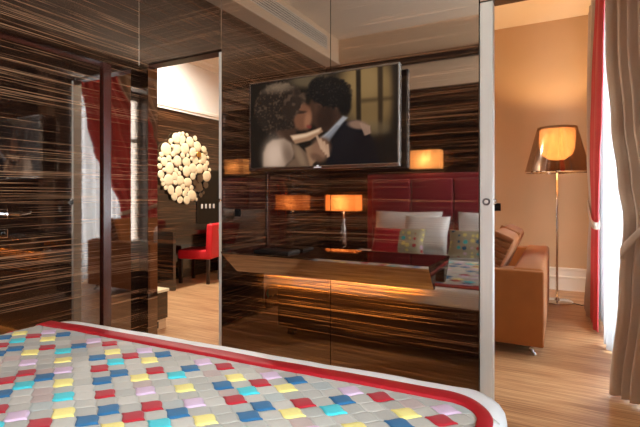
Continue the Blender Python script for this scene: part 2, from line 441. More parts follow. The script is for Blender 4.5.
def still(x, y):
    c = [26, 19, 13]
    def lay(col, a):
        for k in range(3): c[k] = c[k]*(1-a)+col[k]*a
    n1, n2 = vnoise(x/14, y/14), vnoise(x/5, y/5)
    lay((118, 92, 56), ell(x, y, 440, 130, 105, 140, 0, .35)*.95)
    lay((150, 120, 76), ell(x, y, 425, 90, 70, 60, 0, .6)*.6)
    lay((96, 80, 58), ell(x, y, 240, 85, 70, 25, -.1, .5)*.9)
    lay((38, 27, 16), inpoly(x, y, [(396, 0), (412, 0), (414, 300), (398, 300)], 4))
    lay((44, 31, 18), inpoly(x, y, [(470, 0), (488, 0), (488, 300), (472, 300)], 5)*.9)
    lay((52, 38, 22), inpoly(x, y, [(412, 150), (530, 140), (530, 152), (412, 164)], 7)*.6)
    lay((110, 92, 66), ell(x, y, 470, 250, 45, 22, 0, .6)*.5)
    lay((20, 14, 10), sm(255, 320, y)*sm(380, 420, x)); lay((22, 15, 10), sm(505, 535, x)*.8)
    # man: neck, face, ear, hair
    lay((58, 38, 28), inpoly(x, y, [(250, 150), (330, 150), (350, 215), (300, 260), (262, 262)], 5))
    lay((74, 48, 34), ell(x, y, 262, 190, 30, 52, .1, .25)*.8)
    lay((40, 25, 18), ell(x, y, 290, 215, 30, 40, .2, .4)*.8)
    lay((96, 66, 50), ell(x, y, 333, 165, 11, 20, .2, .3)*.85)
    hw = ell(x, y, 305+6*(n2-.5), 125+8*(n1-.5), 76+16*(n1-.5), 54+14*(n2-.5), .15, .1)
    lay((17, 13, 11), hw); lay((56, 46, 40), hw*sm(.62, .9, n2)*.7)
    lay((16, 12, 10), ell(x, y, 358, 170, 22, 38, 0, .3))
    # woman: hair, face, neck
    hh = ell(x, y, 138+8*(n1-.5), 185, 88+18*(n1-.5), 93+12*(n2-.5), .1, .08)
    lay((38, 28, 22), hh); lay((86, 66, 50), hh*sm(.55, .85, n2)*.75)
    lay((128, 106, 84), hh*ell(x, y, 135, 108, 55, 18, -.15, .8)*.8); lay((100, 76, 58), hh*ell(x, y, 208, 150, 18, 45, .2, .7)*.7)
    lay((116, 74, 52), ell(x, y, 214, 212, 30, 46, .15, .2)*.95)
    lay((158, 106, 76), ell(x, y, 232, 225, 12, 30, .1, .6)*.7)
    lay((40, 27, 20), ell(x, y, 206, 196, 20, 5, -.1, .5)*.8)
    lay((120, 46, 40), ell(x, y, 236, 245, 9, 6, .3, .5)*.8)
    hx = ell(x, y, 178, 170, 30+10*(n2-.5), 55, .35, .15); lay((44, 32, 25), hx*.95); lay((90, 68, 52), hx*sm(.6, .85, n1)*.7)
    lay((66, 44, 32), inpoly(x, y, [(120, 260), (190, 250), (200, 300), (140, 300)], 6)*.9)
    # man's jacket, collar
    lay((13, 12, 15), inpoly(x, y, [(292, 392), (305, 300), (352, 228), (392, 222), (440, 262), (468, 320), (480, 392)], 4))
    lay((30, 28, 32), ell(x, y, 360, 280, 30, 60, .3, .8)*.35)
    lay((150, 148, 150), inpoly(x, y, [(272, 284), (300, 262), (352, 208), (368, 214), (344, 240), (304, 284)], 5))
    lay((112, 112, 118), inpoly(x, y, [(285, 285), (330, 240), (345, 240), (305, 296)], 4)*.7)
    # woman's back, dress and arm
    lay((150, 124, 104), inpoly(x, y, [(78, 392), (80, 335), (92, 306), (112, 290), (150, 285), (176, 300), (190, 330), (178, 360), (160, 374), (150, 392)], 7))
    lay((214, 186, 164), ell(x, y, 116, 340, 34, 52, .1, .8)*.8); lay((92, 70, 56), ell(x, y, 165, 345, 16, 40, -.3, .8)*.6)
    lay((104, 80, 62), inpoly(x, y, [(176, 300), (200, 310), (246, 350), (250, 392), (150, 392), (162, 376), (186, 352)], 5))
    lay((146, 118, 92), ell(x, y, 205, 345, 12, 40, -.4, .7)*.6)
    lay((150, 112, 84), inpoly(x, y, [(172, 276), (226, 266), (276, 248), (284, 262), (240, 292), (188, 304)], 4))
    lay((226, 192, 158), inpoly(x, y, [(174, 276), (228, 268), (276, 250), (270, 262), (226, 280), (182, 290)], 6)*.85)
    lay((150, 112, 84), inpoly(x, y, [(222, 318), (262, 300), (262, 360), (240, 384), (232, 350)], 5)*.9)
    # clasped hands: fingers
    lay((128, 92, 70), ell(x, y, 276, 322, 32, 40, .2, .4))
    for q in range(4):
        a = inpoly(x, y, [(258+q*12, 276+q*10), (266+q*12, 274+q*10), (286+q*7, 320+q*9), (276+q*7, 324+q*9)], 2)
        lay((190, 152, 122), a*.8)
    lay((90, 62, 46), ell(x, y, 262, 350, 22, 12, .4, .5)*.7)
    # hand laid on his shoulder
    lay((128, 98, 80), ell(x, y, 402, 238, 34, 15, .12, .4))
    for q in range(4):
        lay((150, 118, 98), inpoly(x, y, [(408+q*9, 232+q*3), (418+q*9, 232+q*3), (434+q*5, 272-q*2), (426+q*5, 276-q*2)], 2)*.9)
        lay((70, 50, 40), inpoly(x, y, [(418+q*9, 236+q*3), (420+q*9, 236+q*3), (430+q*6, 268), (428+q*6, 268)], 1.5)*.6)
    # dark wooden picture edge at the bottom
    lay((12, 9, 8), sm(376, 390, y)*.6)
    return c
NX, NY = 230, 130
vs, cols = [], []
sx0, sx1, sz0, sz1 = XA+fw-.001, XB-fw+.001, ZA+.017, ZB-fw+.001
for j in range(NY+1):
    for i in range(NX+1):
        X, Z = sx0+(sx1-sx0)*i/NX, sz0+(sz1-sz0)*j/NY
        vs.append((X-tv.location.x, YT-tv.location.y, Z-tv.location.z))
        cols.append(lin(still(*still_xy(X, YT, Z)))+(1,))
W = NX+1
me = bpy.data.meshes.new('screen')
me.from_pydata(vs, [], [(j*W+i, j*W+i+1, (j+1)*W+i+1, (j+1)*W+i) for j in range(NY) for i in range(NX)])
ca = me.color_attributes.new('picture', 'FLOAT_COLOR', 'POINT')
ca.data.foreach_set('color', [x for c in cols for x in c])
sc_o = bpy.data.objects.new('screen', me); COL.objects.link(sc_o); sc_o.parent = tv
m, nt, out = new_mat('screen_picture')
at = node(nt, 'ShaderNodeAttribute', attribute_name='picture')
b = node(nt, 'ShaderNodeBsdfPrincipled', i_Roughness=.25); b.inputs['Base Color'].default_value = (.004, .004, .004, 1)
nt.links.new(at.outputs['Color'], b.inputs['Emission Color']); b.inputs['Emission Strength'].default_value = .52
b.inputs['Specular IOR Level'].default_value = .25
nt.links.new(b.outputs[0], out.inputs[0]); me.materials.append(m); M['screen'] = m

# ------------------------------------------------------------------ wall-hung console
con = root('wall_console', (-1.155, YP, .75), 'long glossy wood console shelf hung on the partition under the television', 'console shelf')
bm = bmesh.new()
CT, CB, CF, CK = .877, .751, 2.076, 2.172
prof = [(YP, CT), (CF, CT), (CF, CT-.012), (CK, CB), (2.205, CB), (2.205, CB+.075), (YP, CB+.075)]
lo = []; hi = []
for y, z in prof:
    f = (CT-z)/(CT-CB)
    lo.append(bm.verts.new((-1.774+.045*f, y, z))); hi.append(bm.verts.new((-.537, y, z)))
bm.faces.new(lo); bm.faces.new(hi[::-1])
for i in range(len(prof)): bm.faces.new((lo[i], hi[i], hi[(i+1) % 7], lo[(i+1) % 7]))
make('shelf_body', bm, M['ebony'], con)
make('light_strip', B(-1.56, -.66, 2.215, 2.23, CB+.066, CB+.073), M['led'], con)
f = make('document_folder', box(B(-1.59, -1.35, 2.15, 2.285, CT+.0005, CT+.009, bev=.002), -1.585, -1.355, 2.155, 2.28, CT+.009, CT+.014, bev=.002), M['leather_black'])
tag(recenter(f), 'thin black leather folder lying on the console shelf', 'folder')
s = root('switch_plate', (-1.822, YP, 1.06), 'small square wall plate on the partition above the console end', 'switch')
make('plate', B(-1.846, -1.798, YP-.006, YP, 1.075, 1.123, bev=.002), M['steel_dark'], s)
make('rocker', B(-1.838, -1.806, YP-.010, YP-.006, 1.083, 1.115, bev=.002), M['black'], s)

# ------------------------------------------------------------------ bed
bed = root('bed', (-1.17, .4, 0), 'wide double bed with tall padded red headboard facing the partition', 'bed')
BX0, BX1 = -2.20, -.14
make('base', B(BX0+.04, BX1-.04, -.60, 1.34, .08, .44, bev=.02), M['darkwood'], bed)
make('mattress', B(BX0+.03, BX1-.03, -.60, 1.37, .44, .535, bev=.04, seg=4), M['duvet'], bed, smooth=True)
for x in (BX0+.12, BX1-.12):
    for y in (-.5, 1.22): make('leg', B(x-.03, x+.03, y-.03, y+.03, 0, .08), M['black'], bed)
hb = make('headboard', B(-2.13, -.02, YH+.006, YH+.07, .10, 1.48, bev=.015), M['red_velvet'], bed)
for i in range(4):
    for j in range(2):
        a = -2.05+i*.4925; z = .42+j*.50
        make('pad', B(a, a+.4865, YH+.05, YH+.115, z, z+.495, bev=.022, seg=4), M['red_velvet'], hb, smooth=True)

# soft goods: one drape rule shared by duvet and throw
TH = .052; O = Vector((-1.19, 1.378)); ct, st = math.cos(TH), math.sin(TH)
R_ = .042; TOP = .572
def drape(s, t, off, c):
    """flat cloth point (s across, t along; foot at t=0) -> world, over a rounded box c=(s0,s1,t1,rho)"""
    s0, s1, t1, rho = c
    # signed distance to the inner core (rounded at the two foot corners)
    px = min(max(s, s0+rho), s1-rho); py = min(t, t1-rho)
    dx, dy = s-px, t-py; L = math.hypot(dx, dy)
    dd = L-rho
    if dd <= 0 or L < 1e-6: q = (s, t); nz = 0; z = TOP+off
    else:
        nx, ny = dx/L, dy/L; bx, by = px+nx*rho, py+ny*rho
        a = min(dd/R_, PI/2); ex = max(0, dd-R_*PI/2); rr = R_+off
        q = (bx+nx*rr*math.sin(a), by+ny*rr*math.sin(a)); z = TOP-R_+rr*math.cos(a)-ex
    x = O.x+q[0]*ct-q[1]*st; y = O.y+q[0]*st+q[1]*ct
    return Vector((x, y, z))
CORE = (-1.045, 1.012, .096, .10)
def wob(s, t): return .004*vnoise(s*5+40, t*5+40)+.0025*vnoise(s*17, t*17+9)
# duvet
bm = bmesh.new(); grid = {}
S = [-1.42+.025*i for i in range(115)]; T = [-1.80+.025*j for j in range(90)]
for i, s_ in enumerate(S):
    for j, t_ in enumerate(T):
        if s_ > 1.17 or t_ > .25 or s_ < -1.25: continue
        grid[i, j] = bm.verts.new(drape(s_, t_, wob(s_, t_)-.002, CORE))
for (i, j) in list(grid):
    k = [(i, j), (i+1, j), (i+1, j+1), (i, j+1)]
    if all(q in grid for q in k): bm.faces.new([grid[q] for q in k])
dv = make('duvet', bm, M['duvet'], smooth=True)
md = dv.modifiers.new('thick', 'SOLIDIFY'); md.thickness = .006; md.offset = -1
tag(recenter(dv), 'white duvet spread on the bed, its edge showing past the red border', 'duvet')

# patchwork throw
DATA = "Y-10,-2 R-9,-2 P-9,-1 B-8,-1 B-10,-3 C-9,-3 Y-8,-2 P-6,-1 R-9,-4 B-8,-4 R-7,-3 B-6,-2 B-8,-5 C-6,-3 Y-7,-4 Y-5,-4 B-4,-3 P-6,-5 R-3,-4 P-4,-5 R-5,-6 B-4,-6 R-5,-7 R-5,-1 Y-4,-2 P-3,-1 R-3,-2 B-2,-1 Y-2,-2 C-3,-3 B-2,-4 R-1,-3 Y-1,-4 C0,-3 B-2,-5 P0,-1 R1,-1 B0,-2 Y2,-2 P3,-1 R3,-2 B4,-1 Y4,-2 C3,-3 C-4,-7 Y-3,-6 B-4,-8 C-2,-7 R-3,-9 P-2,-9 Y-1,-8 R-1,-9 B0,-8 Y1,-4 P0,-5 R-1,-6 R1,-6 P2,-5 B0,-7 B2,-6 R1,-7 C2,-7 Y3,-6 Y1,-8 B2,-3 R3,-4 B4,-4 B4,-5 Y5,-4 R5,-3 P6,-1 B6,-2 R7,-1 C6,-3 Y7,-4 P6,-5 B8,-3 Y8,-2 P9,-1 R9,-2"
PATCH = {}
for w in DATA.split():
    i, j = w[1:].split(','); PATCH[int(i), int(j)] = w[0]
rnd = random.Random(11)
PS, PT, S_0, T_0 = .0992, .0697, -.0017, -.0206
QS0, QS1, QT1, BW = -1.32, 1.022, .037, .070     # throw outline and border width
def in_throw(s, t, inset, rho=.16):
    s1, t1, r = QS1-inset*.58, QT1-inset, max(.02, rho-inset)
    if s > s1 or t > t1 or s < QS0 or t < -1.25: return False
    return not (s > s1-r and t > t1-r and math.hypot(s-s1+r, t-t1+r) > r)
def ogee(k):
    """right/left pointed outline, 16 points, unit cell"""
    out = []
    n = 5
    f = lambda u: .5*(1-(u*u*(3-2*u)))*1.0      # height of the curve from peak (u=0) to point (u=1)
    q = [(u/n*.5, f(u/n)) for u in range(n)]
    out += q; out += [(.5, 0)]
    out += [(x, -y) for x, y in q[1:][::-1]] + [(0, -.5)]
    out += [(-x, -y) for x, y in q[1:]] + [(-.5, 0)] + [(-x, y) for x, y in q[1:][::-1]]
    return out
OG = ogee(0)
def felt(s, t, off): return drape(s, t, off+wob(s, t), CORE)
KEYS = list(QC); bm = bmesh.new()
def tile(cs, ctt, key, grow, lift, skew=.0, dome=.8):
    mi = KEYS.index(key); c = bm.verts.new(felt(cs, ctt, lift+.0035*dome))
    rings = []
    for sc_, l in ((.75, lift+.003*dome), (.94, lift+.0018*dome), (1.0, lift-.003)):
        rings.append([bm.verts.new(felt(cs+x*PS*grow*sc_, ctt+y*PT*grow*1.06*sc_+x*skew, l)) for x, y in OG])
    n = len(OG)
    for i in range(n):
        f = bm.faces.new((c, rings[0][i], rings[0][(i+1) % n])); f.material_index = mi; f.smooth = True
        for a, b in zip(rings, rings[1:]):
            f = bm.faces.new((a[i], b[i], b[(i+1) % n], a[(i+1) % n])); f.material_index = mi; f.smooth = True
for i in range(-14, 12):
    for j in range(-19, 2):
        for h in (0, 1):
            cs, cc = S_0+(i+.5*h)*PS, T_0+(j+.5*h)*PT
            if not in_throw(cs, cc, BW-.034): continue
            seen = -11 <= i <= 9 and j >= -9-(i < -3)*0
            key = None
            if h == 0:
                key = PATCH.get((i, j))
                if key is None and (j < -9 or (j < -5 and i > 3) or i < -10 or (j < -7 and i < -4)) and rnd.random() < .5: key = rnd.choice('YCBRP')
            if key: tile(cs, cc, key, .94, .0045)
            else: tile(cs, cc, rnd.choices('abcde', (5, 4, 4, 1.2, 1.0))[0], .99, .002, dome=.2)
# backing cloth under the patches
ni = KEYS.index('b'); g = {}
SS = [QS0+.03*i for i in range(80)]; TT = [-1.25+.0299*j for j in range(44)]
for i, s_ in enumerate(SS):
    for j, t_ in enumerate(TT):
        if in_throw(s_, t_, .035): g[i, j] = bm.verts.new(felt(s_, t_, .0005))
for (i, j) in list(g):
    k = [(i, j), (i+1, j), (i+1, j+1), (i, j+1)]
    if all(q in g for q in k): f = bm.faces.new([g[q] for q in k]); f.material_index = ni; f.smooth = True
throw = make('bed_throw', bm, [M['q'+k] for k in KEYS])
# border band: outline walk, four points across
def outline(inset, n=14, rho=.16):
    s1, t1, r = QS1-inset*.58, QT1-inset, max(.02, rho-inset)
    p = [(s1, -1.25+(t1-r+1.25)*k/40) for k in range(40)]
    p += [(s1-r+r*math.cos(a), t1-r+r*math.sin(a)) for a in [PI/2*k/n for k in range(n+1)]]
    p += [(s1-r+(QS0-s1+r)*k/80, t1) for k in range(1, 81)]
    return p
bm = bmesh.new(); rows = []
for ins, off in ((0, .001), (.0, .007), (.012, .0115), (BW*.5, .0125), (BW-.012, .0125), (BW, .0105), (BW+.001, .002)):
    rows.append([bm.verts.new(felt(s_, t_, off)) for s_, t_ in outline(ins)])
for a, b in zip(rows, rows[1:]):
    for i in range(len(a)-1): bm.faces.new((a[i], a[i+1], b[i+1], b[i]))
bd = make('border', bm, M['red_satin'], throw, smooth=True); bd['label'] = 'red satin border band'
c0 = Vector((-1.2, .5, .57))
throw.data.transform(Matrix.Translation(-c0)); throw.location = c0
bd.data.transform(Matrix.Translation(-c0))
tag(throw, 'grey patchwork bed throw with coloured felt leaves and red border on the bed', 'bed throw')

# pillows
def pillow_bm(w, h, th, n=14):
    bm = bmesh.new(); top = {}; bot = {}
    for i in range(n+1):
        for j in range(n+1):
            u, v = -1+2*i/n, -1+2*j/n
            e = (1-u**4)*(1-v**4); p = th/2*max(0, e)**.55
            k = 1-.06*(1-abs(v))*abs(u)**3; k2 = 1-.06*(1-abs(u))*abs(v)**3
            top[i, j] = bm.verts.new((u*w/2*k, p, v*h/2*k2))
            bot[i, j] = top[i, j] if i in (0, n) or j in (0, n) else bm.verts.new((u*w/2*k, -p, v*h/2*k2))
    for i in range(n):
        for j in range(n):
            q = [(i, j), (i+1, j), (i+1, j+1), (i, j+1)]
            bm.faces.new([top[a] for a in q]); bm.faces.new([bot[a] for a in q][::-1])
    return bm
def upright(name, x, y, z, w, h, th, tilt, mat, label, cat, group=None, ry=0., bm=None, rz=0.):
    me = bpy.data.meshes.new(name); bmm = bm or pillow_bm(w, h, th)
    bmesh.ops.recalc_face_normals(bmm, faces=bmm.faces)
    bmm.to_mesh(me); bmm.free()
    o = bpy.data.objects.new(name, me); COL.objects.link(o)
    for p in me.polygons: p.use_smooth = True
    for k in (mat if isinstance(mat, list) else [mat]): me.materials.append(k)
    o.location = (x, y, z); o.rotation_euler = (tilt, ry, rz)
    return tag(o, label, cat, group)
PZ = TOP+.01
pg = 'white pillows at the head of the bed'
for x, y, dz, tl, w_, h_, lab in ((-1.57, -.47, .225, .34, .80, .48, 'white pillow reclining against the headboard behind the red cushion nearest the bedside lamp'),
                          (-1.29, -.245, .205, .50, .50, .46, 'white pillow slanting in front, its corner past the patterned end of the cushion'),
                          (-.60, -.47, .225, .34, .80, .48, 'white pillow against the headboard on the window side'),
                          (-.36, -.245, .205, .50, .50, .46, 'white pillow leaning in front on the window side')):
    upright('pillow', x, y, PZ+dz, w_, h_, .17, tl, M['pillow'], lab, 'pillow', pg)
def cushion(x, y, lab, flip):
    """oblong cushion with one red half and one patterned half"""
    bm = pillow_bm(.58, .30, .13, 20)
    n = 0
    for f in bm.faces:
        c = f.calc_center_median()
        if (c.x > .02) != flip: f.material_index = 1
    o = upright('cushion', x, y, PZ+.145, 0, 0, 0, .45, [M['cushion_red'], M['cushion_print']], lab, 'cushion', 'oblong cushions on the pillows', bm=bm)
    return o
# print of the patterned half: grey with coloured spots
m, nt, out = new_mat('printed_cushion_cloth')
v = coords(nt, (16, 16, 16), obj=True)
vo = node(nt, 'ShaderNodeTexVoronoi', i_Scale=1., i_Randomness=.35); nt.links.new(v, vo.inputs['Vector'])
rp = node(nt, 'ShaderNodeValToRGB'); rp.color_ramp.interpolation = 'CONSTANT'; e = rp.color_ramp.elements
e[0].position = 0; e[0].color = lin(QC['Y'])+(1,); e[1].position = .2; e[1].color = lin(QC['B'])+(1,)
for p, k in ((.4, 'R'), (.55, 'C'), (.68, 'P'), (.8, 'Y')):
    x = e.new(p); x.color = lin(QC[k])+(1,)
sp = node(nt, 'ShaderNodeSeparateColor'); nt.links.new(vo.outputs['Color'], sp.inputs[0]); nt.links.new(sp.outputs[0], rp.inputs[0])
lt = node(nt, 'ShaderNodeMath', operation='LESS_THAN'); lt.inputs[1].default_value = .36; nt.links.new(vo.outputs['Distance'], lt.inputs[0])
mx = node(nt, 'ShaderNodeMix', data_type='RGBA'); mx.inputs[6].default_value = lin((184, 176, 150))+(1,)
nt.links.new(lt.outputs[0], mx.inputs[0]); nt.links.new(rp.outputs[0], mx.inputs[7])
b = node(nt, 'ShaderNodeBsdfPrincipled', i_Roughness=.85); nt.links.new(mx.outputs[2], b.inputs['Base Color']); nt.links.new(b.outputs[0], out.inputs[0])
M['cushion_print'] = m
cushion(-1.53, -.04, 'oblong cushion, red half towards the bedside lamp, patterned half beside a white pillow', False)
cushion(-.71, -.04, 'oblong cushion, patterned half towards the bedside lamp, red half towards the window', True)

# bedside table, lamp and telephone
nsd = root('nightstand', (-2.42, -.5, 0), 'dark wood bedside table between the headboard and the side wall', 'nightstand')
make('carcass', B(-2.68, -2.24, YH, -.30, .10, .50, bev=.004), M['ebony_satin'], nsd)
make('top', B(-2.70, -2.22, YH, -.28, .50, .525, bev=.004), M['darkwood'], nsd)
dr = make('drawer', B(-2.66, -2.26, -.30, -.285, .30, .48, bev=.003), M['ebony_satin'], nsd)
make('knob', lathe(bmesh.new(), (-2.46, -.285, .39), [(.008, 0), (.008, .015), (.014, .02), (.012, .028)], 16, 'y'), M['chrome'], dr)
make('plinth', B(-2.64, -2.28, YH+.02, -.34, 0, .10), M['black'], nsd)
lx, ly = -2.37, -.47
bl = root('bedside_lamp', (lx, ly, .525), 'bedside lamp with glowing orange box shade on the dark nightstand', 'lamp')
make('foot', B(lx-.08, lx+.08, ly-.05, ly+.05, .525, .545, bev=.004), M['chrome'], bl)
make('stem', lathe(bmesh.new(), (lx, ly, .545), [(.012, 0), (.045, .06), (.05, .16), (.03, .28), (.012, .36), (.008, .47)], 20), M['chrome'], bl, smooth=True)
def box_shade(cx, cy, w, dp, z0, z1, mat, par, name='lamp_shade'):
    bm = bmesh.new()
    for a in (-1, 1):
        box(bm, cx-w/2, cx+w/2, cy+a*dp/2-.002, cy+a*dp/2+.002, z0, z1)
        box(bm, cx+a*w/2-.002, cx+a*w/2+.002, cy-dp/2, cy+dp/2, z0, z1)
    return make(name, bm, mat, par)
box_shade(lx, ly, .40, .20, 1.03, 1.225, M['lampshade'], bl)
wl = root('wall_lamp', (-1.37, YH, 1.56), 'wall lamp with lit beige box shade fixed above the headboard', 'lamp')
make('wall_plate', B(-1.43, -1.31, YH, YH+.02, 1.60, 1.70, bev=.004), M['chrome'], wl)
make('arm', tube(bmesh.new(), [(-1.37, YH+.02, 1.65), (-1.37, YH+.12, 1.65)], .009), M['chrome'], wl)
box_shade(-1.37, YH+.12, .34, .16, 1.53, 1.74, M['sconce_shade'], wl)
tp = root('telephone', (-2.60, -.42, .525), 'small dark telephone on the nightstand beside the lamp foot', 'telephone')
make('body', B(-2.66, -2.56, -.50, -.34, .525, .56, bev=.008), M['black'], tp)
make('handset', B(-2.652, -2.61, -.52, -.34, .563, .595, bev=.012, seg=3), M['black'], tp)

# air vent in the soffit
VX, VA, VB, V0, V1 = -2.56, -.38, 1.75, 3.04, 3.20
vt = root('air_vent', (VX, (VA+VB)/2, V0), 'long slotted air vent high on the plaster bulkhead along the side wall', 'air vent')
bm = B(VX, VX+.008, VA, VB, V0, V0+.012)
box(bm, VX, VX+.008, VA, VB, V1-.012, V1); box(bm, VX, VX+.008, VA, VA+.012, V0+.012, V1-.012); box(bm, VX, VX+.008, VB-.012, VB, V0+.012, V1-.012)
make('vent_frame', bm, M['moulding'], vt)
make('vent_void', B(VX, VX+.002, VA+.012, VB-.012, V0+.012, V1-.012), M['black'], vt)
bm = bmesh.new()
for k in range(5): box(bm, VX+.002, VX+.007, VA+.012, VB-.012, V0+.022+.026*k, V0+.037+.026*k)
make('slat', bm, M['moulding'], vt)

# ------------------------------------------------------------------ curtains
def ribbon(keys, n_f, cols, ph=0., rows=46, q0=0., q1=1., dx=0., sl=0.):
    """gathered cloth: keys = (z, y at p=0, y at p=1, x centre, fold depth); p runs q0..q1 over the width"""
    keys = sorted(keys, key=lambda k: -k[0]); bm = bmesh.new(); g = []
    def at(z):
        for a, b in zip(keys, keys[1:]):
            if b[0] <= z <= a[0]:
                f = (a[0]-z)/(a[0]-b[0]); f = f*f*(3-2*f)
                return [a[k]+(b[k]-a[k])*f for k in range(1, 5)]
        return keys[-1][1:]
    for r in range(rows+1):
        z = keys[0][0]+(keys[-1][0]-keys[0][0])*r/rows; ya, yb, xc, am = at(z); row = []
        for c in range(cols+1):
            p = q0+(q1-q0)*c/cols; w = 2*PI*n_f*p+ph
            x = xc+dx+sl*(p-.5)+am*(math.sin(w)+.25*math.sin(2.3*w+1+.3*z))
            y = ya+(yb-ya)*p+.25*am*math.cos(w)+(.8*am*math.sin(w) if abs(sl) > .2 else 0)
            row.append(bm.verts.new((x, y, z)))
        g.append(row)
    for a, b in zip(g, g[1:]):
        for c in range(cols): bm.faces.new((a[c], a[c+1], b[c+1], b[c]))
    return bm
def cloth(name, bm, mat, par=None, th=.004):
    o = make(name, bm, mat, par, smooth=True)
    md = o.modifiers.new('thick', 'SOLIDIFY'); md.thickness = th; md.offset = 0
    return o
def tieback(par, y0, y1, z, x, slope, r=.052, mat=None):
    """flat band looped round the gathered cloth"""
    bm = bmesh.new(); n = 28; cy, ry = (y0+y1)/2, (y1-y0)/2+.012; rg = []
    for k in range(n):
        a = 2*PI*k/n; pw = lambda v: math.copysign(abs(v)**.55, v)
        yy = cy+ry*pw(math.cos(a)); xx = x+r*pw(math.sin(a)); zz = z+slope*(yy-cy)
        rg.append([bm.verts.new((xx, yy, zz+d)) for d in (-.03, 0, .03)])
    for k in range(n):
        for d in range(2): bm.faces.new((rg[k][d], rg[(k+1) % n][d], rg[(k+1) % n][d+1], rg[k][d+1]))
    return cloth('tieback', bm, mat or M['taupe'], par, .006)

# lounge window, the curtain nearest the bedroom
cu = root('curtain', (.43, 3.1, .02), 'taupe satin curtain tied back nearest the partition opening, hanging to the floor', 'curtain', 'taupe curtains')
K = [(3.0, 3.12, 3.80, .45, .034), (2.2, 3.05, 3.72, .45, .036), (1.65, 2.95, 3.40, .455, .036), (1.3, 2.84, 3.10, .455, .03), (1.08, 2.72, 2.90, .455, .022), (.7, 2.83, 2.98, .445, .026), (.02, 3.02, 3.22, .43, .036)]
cloth('drape', ribbon(K, 6, 220, sl=-.29, ph=.6), M['taupe'], cu)
o = cloth('lining', ribbon([(a, c+.0, c+.09, x-.10, .010) for a, b, c, x, e in K], 1, 12), M['curtain_red'], cu); o['label'] = 'red lining edge'
bm = bmesh.new(); n = 30; rg = []
for k in range(n):
    a = 2*PI*k/n; pw = lambda v: math.copysign(abs(v)**.6, v)
    p_, q_ = pw(math.cos(a)), pw(math.sin(a))
    c_ = Vector((.455, 2.81, 1.09))+Vector((-.155, .10, -.20))*p_+Vector((.64, .76, 0))*(.062*q_)
    rg.append([bm.verts.new(c_+Vector((0, 0, d))) for d in (-.028, -.01, .01, .028)])
for k in range(n):
    for d in range(3): bm.faces.new((rg[k][d], rg[(k+1) % n][d], rg[(k+1) % n][d+1], rg[k][d+1]))
cloth('tieback', bm, M['taupe'], cu, .006)
# the far one: red lining turned outwards along its leading edge
cu = root('curtain', (.30, 5.0, .02), 'far curtain of the lounge window with a broad red leading edge, beside the floor lamp', 'curtain', 'taupe curtains')
K = [(3.0, 4.44, 5.35, .27, .022), (2.2, 4.94, 5.35, .266, .022), (1.6, 5.12, 5.38, .268, .022), (1.05, 5.01, 5.28, .28, .018), (.6, 5.06, 5.42, .27, .02), (.02, 5.10, 5.62, .262, .03)]
cloth('drape', ribbon(K, 5, 110), M['taupe'], cu)
KR = [(3.0, 3.86, 4.45, .285, .016), (2.2, 3.98, 4.95, .278, .016), (1.85, 4.08, 5.12, .277, .016), (1.5, 4.28, 5.15, .277, .016), (1.05, 4.50, 5.02, .282, .014), (.6, 4.52, 5.08, .282, .016), (.02, 4.60, 5.12, .282, .018)]
o = cloth('lining', ribbon(KR, 4, 90), M['curtain_red'], cu); o['label'] = 'red leading edge'
tieback(cu, 4.52, 5.28, 1.05, .275, .25, r=.036)
# sheers
o = cloth('sheer_curtain', ribbon([(2.98, 3.5, 4.38, .46, .03), (1.2, 3.5, 4.36, .43, .04), (.02, 3.5, 4.34, .40, .05)], 5, 160, ph=.4, sl=-.09), M['sheer'], th=.001)
tag(recenter(o), 'white sheer curtain behind the tied taupe curtain, reaching the floor', 'sheer curtain', 'white sheers')
o = cloth('sheer_curtain', ribbon([(2.98, 4.43, 5.35, .375, .024), (.02, 4.43, 5.35, .375, .024)], 9, 150, sl=-.05), M['sheer'], th=.001)
tag(recenter(o), 'white sheer curtain beside the red edged curtain at the far end of the window', 'sheer curtain', 'white sheers')
o = recenter(make('curtain_track', B(.26, .56, 2.36, 5.5, 3.005, 3.03), M['white_plastic']))
tag(o, 'white double curtain track above the lounge window', 'curtain track')
# bedroom window
for y0, y1, lab in ((.94, 1.16, 'taupe curtain gathered beside the bed, at the partition end of the bedroom window'), (-.70, -.58, 'taupe curtain gathered at the headboard end of the bedroom window')):
    cu = root('curtain', (.42, (y0+y1)/2, .02), lab, 'curtain', 'taupe curtains')
    cloth('drape', ribbon([(2.9, y0, y1, .47, .035), (.02, y0, y1, .47, .035)], 3, 60), M['taupe'], cu)
o = recenter(make('curtain_track', B(.38, .60, -.71, 1.18, 2.905, 2.93), M['white_plastic']))
tag(o, 'white double curtain track above the bedroom window', 'curtain track')

# ------------------------------------------------------------------ lounge: sofa, cushions, lamp
sf = root('sofa', (-.6, 4.6, 0), 'tan suede sofa on chrome feet standing beyond the partition, end towards the bed', 'sofa')
SX0, SX1, SY0, SY1 = -1.05, -.105, 3.72, 5.62
make('arm', B(SX0, SX1, SY0, SY0+.20, .075, .645, bev=.014, seg=3), M['suede'], sf, smooth=True, angle=40)
make('arm', B(SX0, SX1, SY1-.20, SY1, .075, .645, bev=.014, seg=3), M['suede'], sf, smooth=True, angle=40)
make('backrest', B(SX1-.22, SX1+.0, SY0+.03, SY1-.03, .075, .66, bev=.03, seg=4), M['suede'], sf, smooth=True, angle=40)
make('base', B(SX0+.01, SX1-.21, SY0+.2, SY1-.2, .08, .28, bev=.012), M['suede'], sf)
for k in range(2):
    a = SY0+.205+k*.745; make('seat_cushion', B(SX0, SX1-.225, a, a+.74, .28, .44, bev=.035, seg=4), M['suede'], sf, smooth=True)
for x, y in ((SX1-.08, SY0+.08), (SX0+.1, SY0+.1), (SX1-.1, SY1-.1), (SX0+.1, SY1-.1)):
    make('leg', tube(bmesh.new(), [(x, y, .076), (x-.015, y-.005, .04), (x+.02, y-.02, 0)], [.02, .016, .012], 12), M['chrome'], sf)
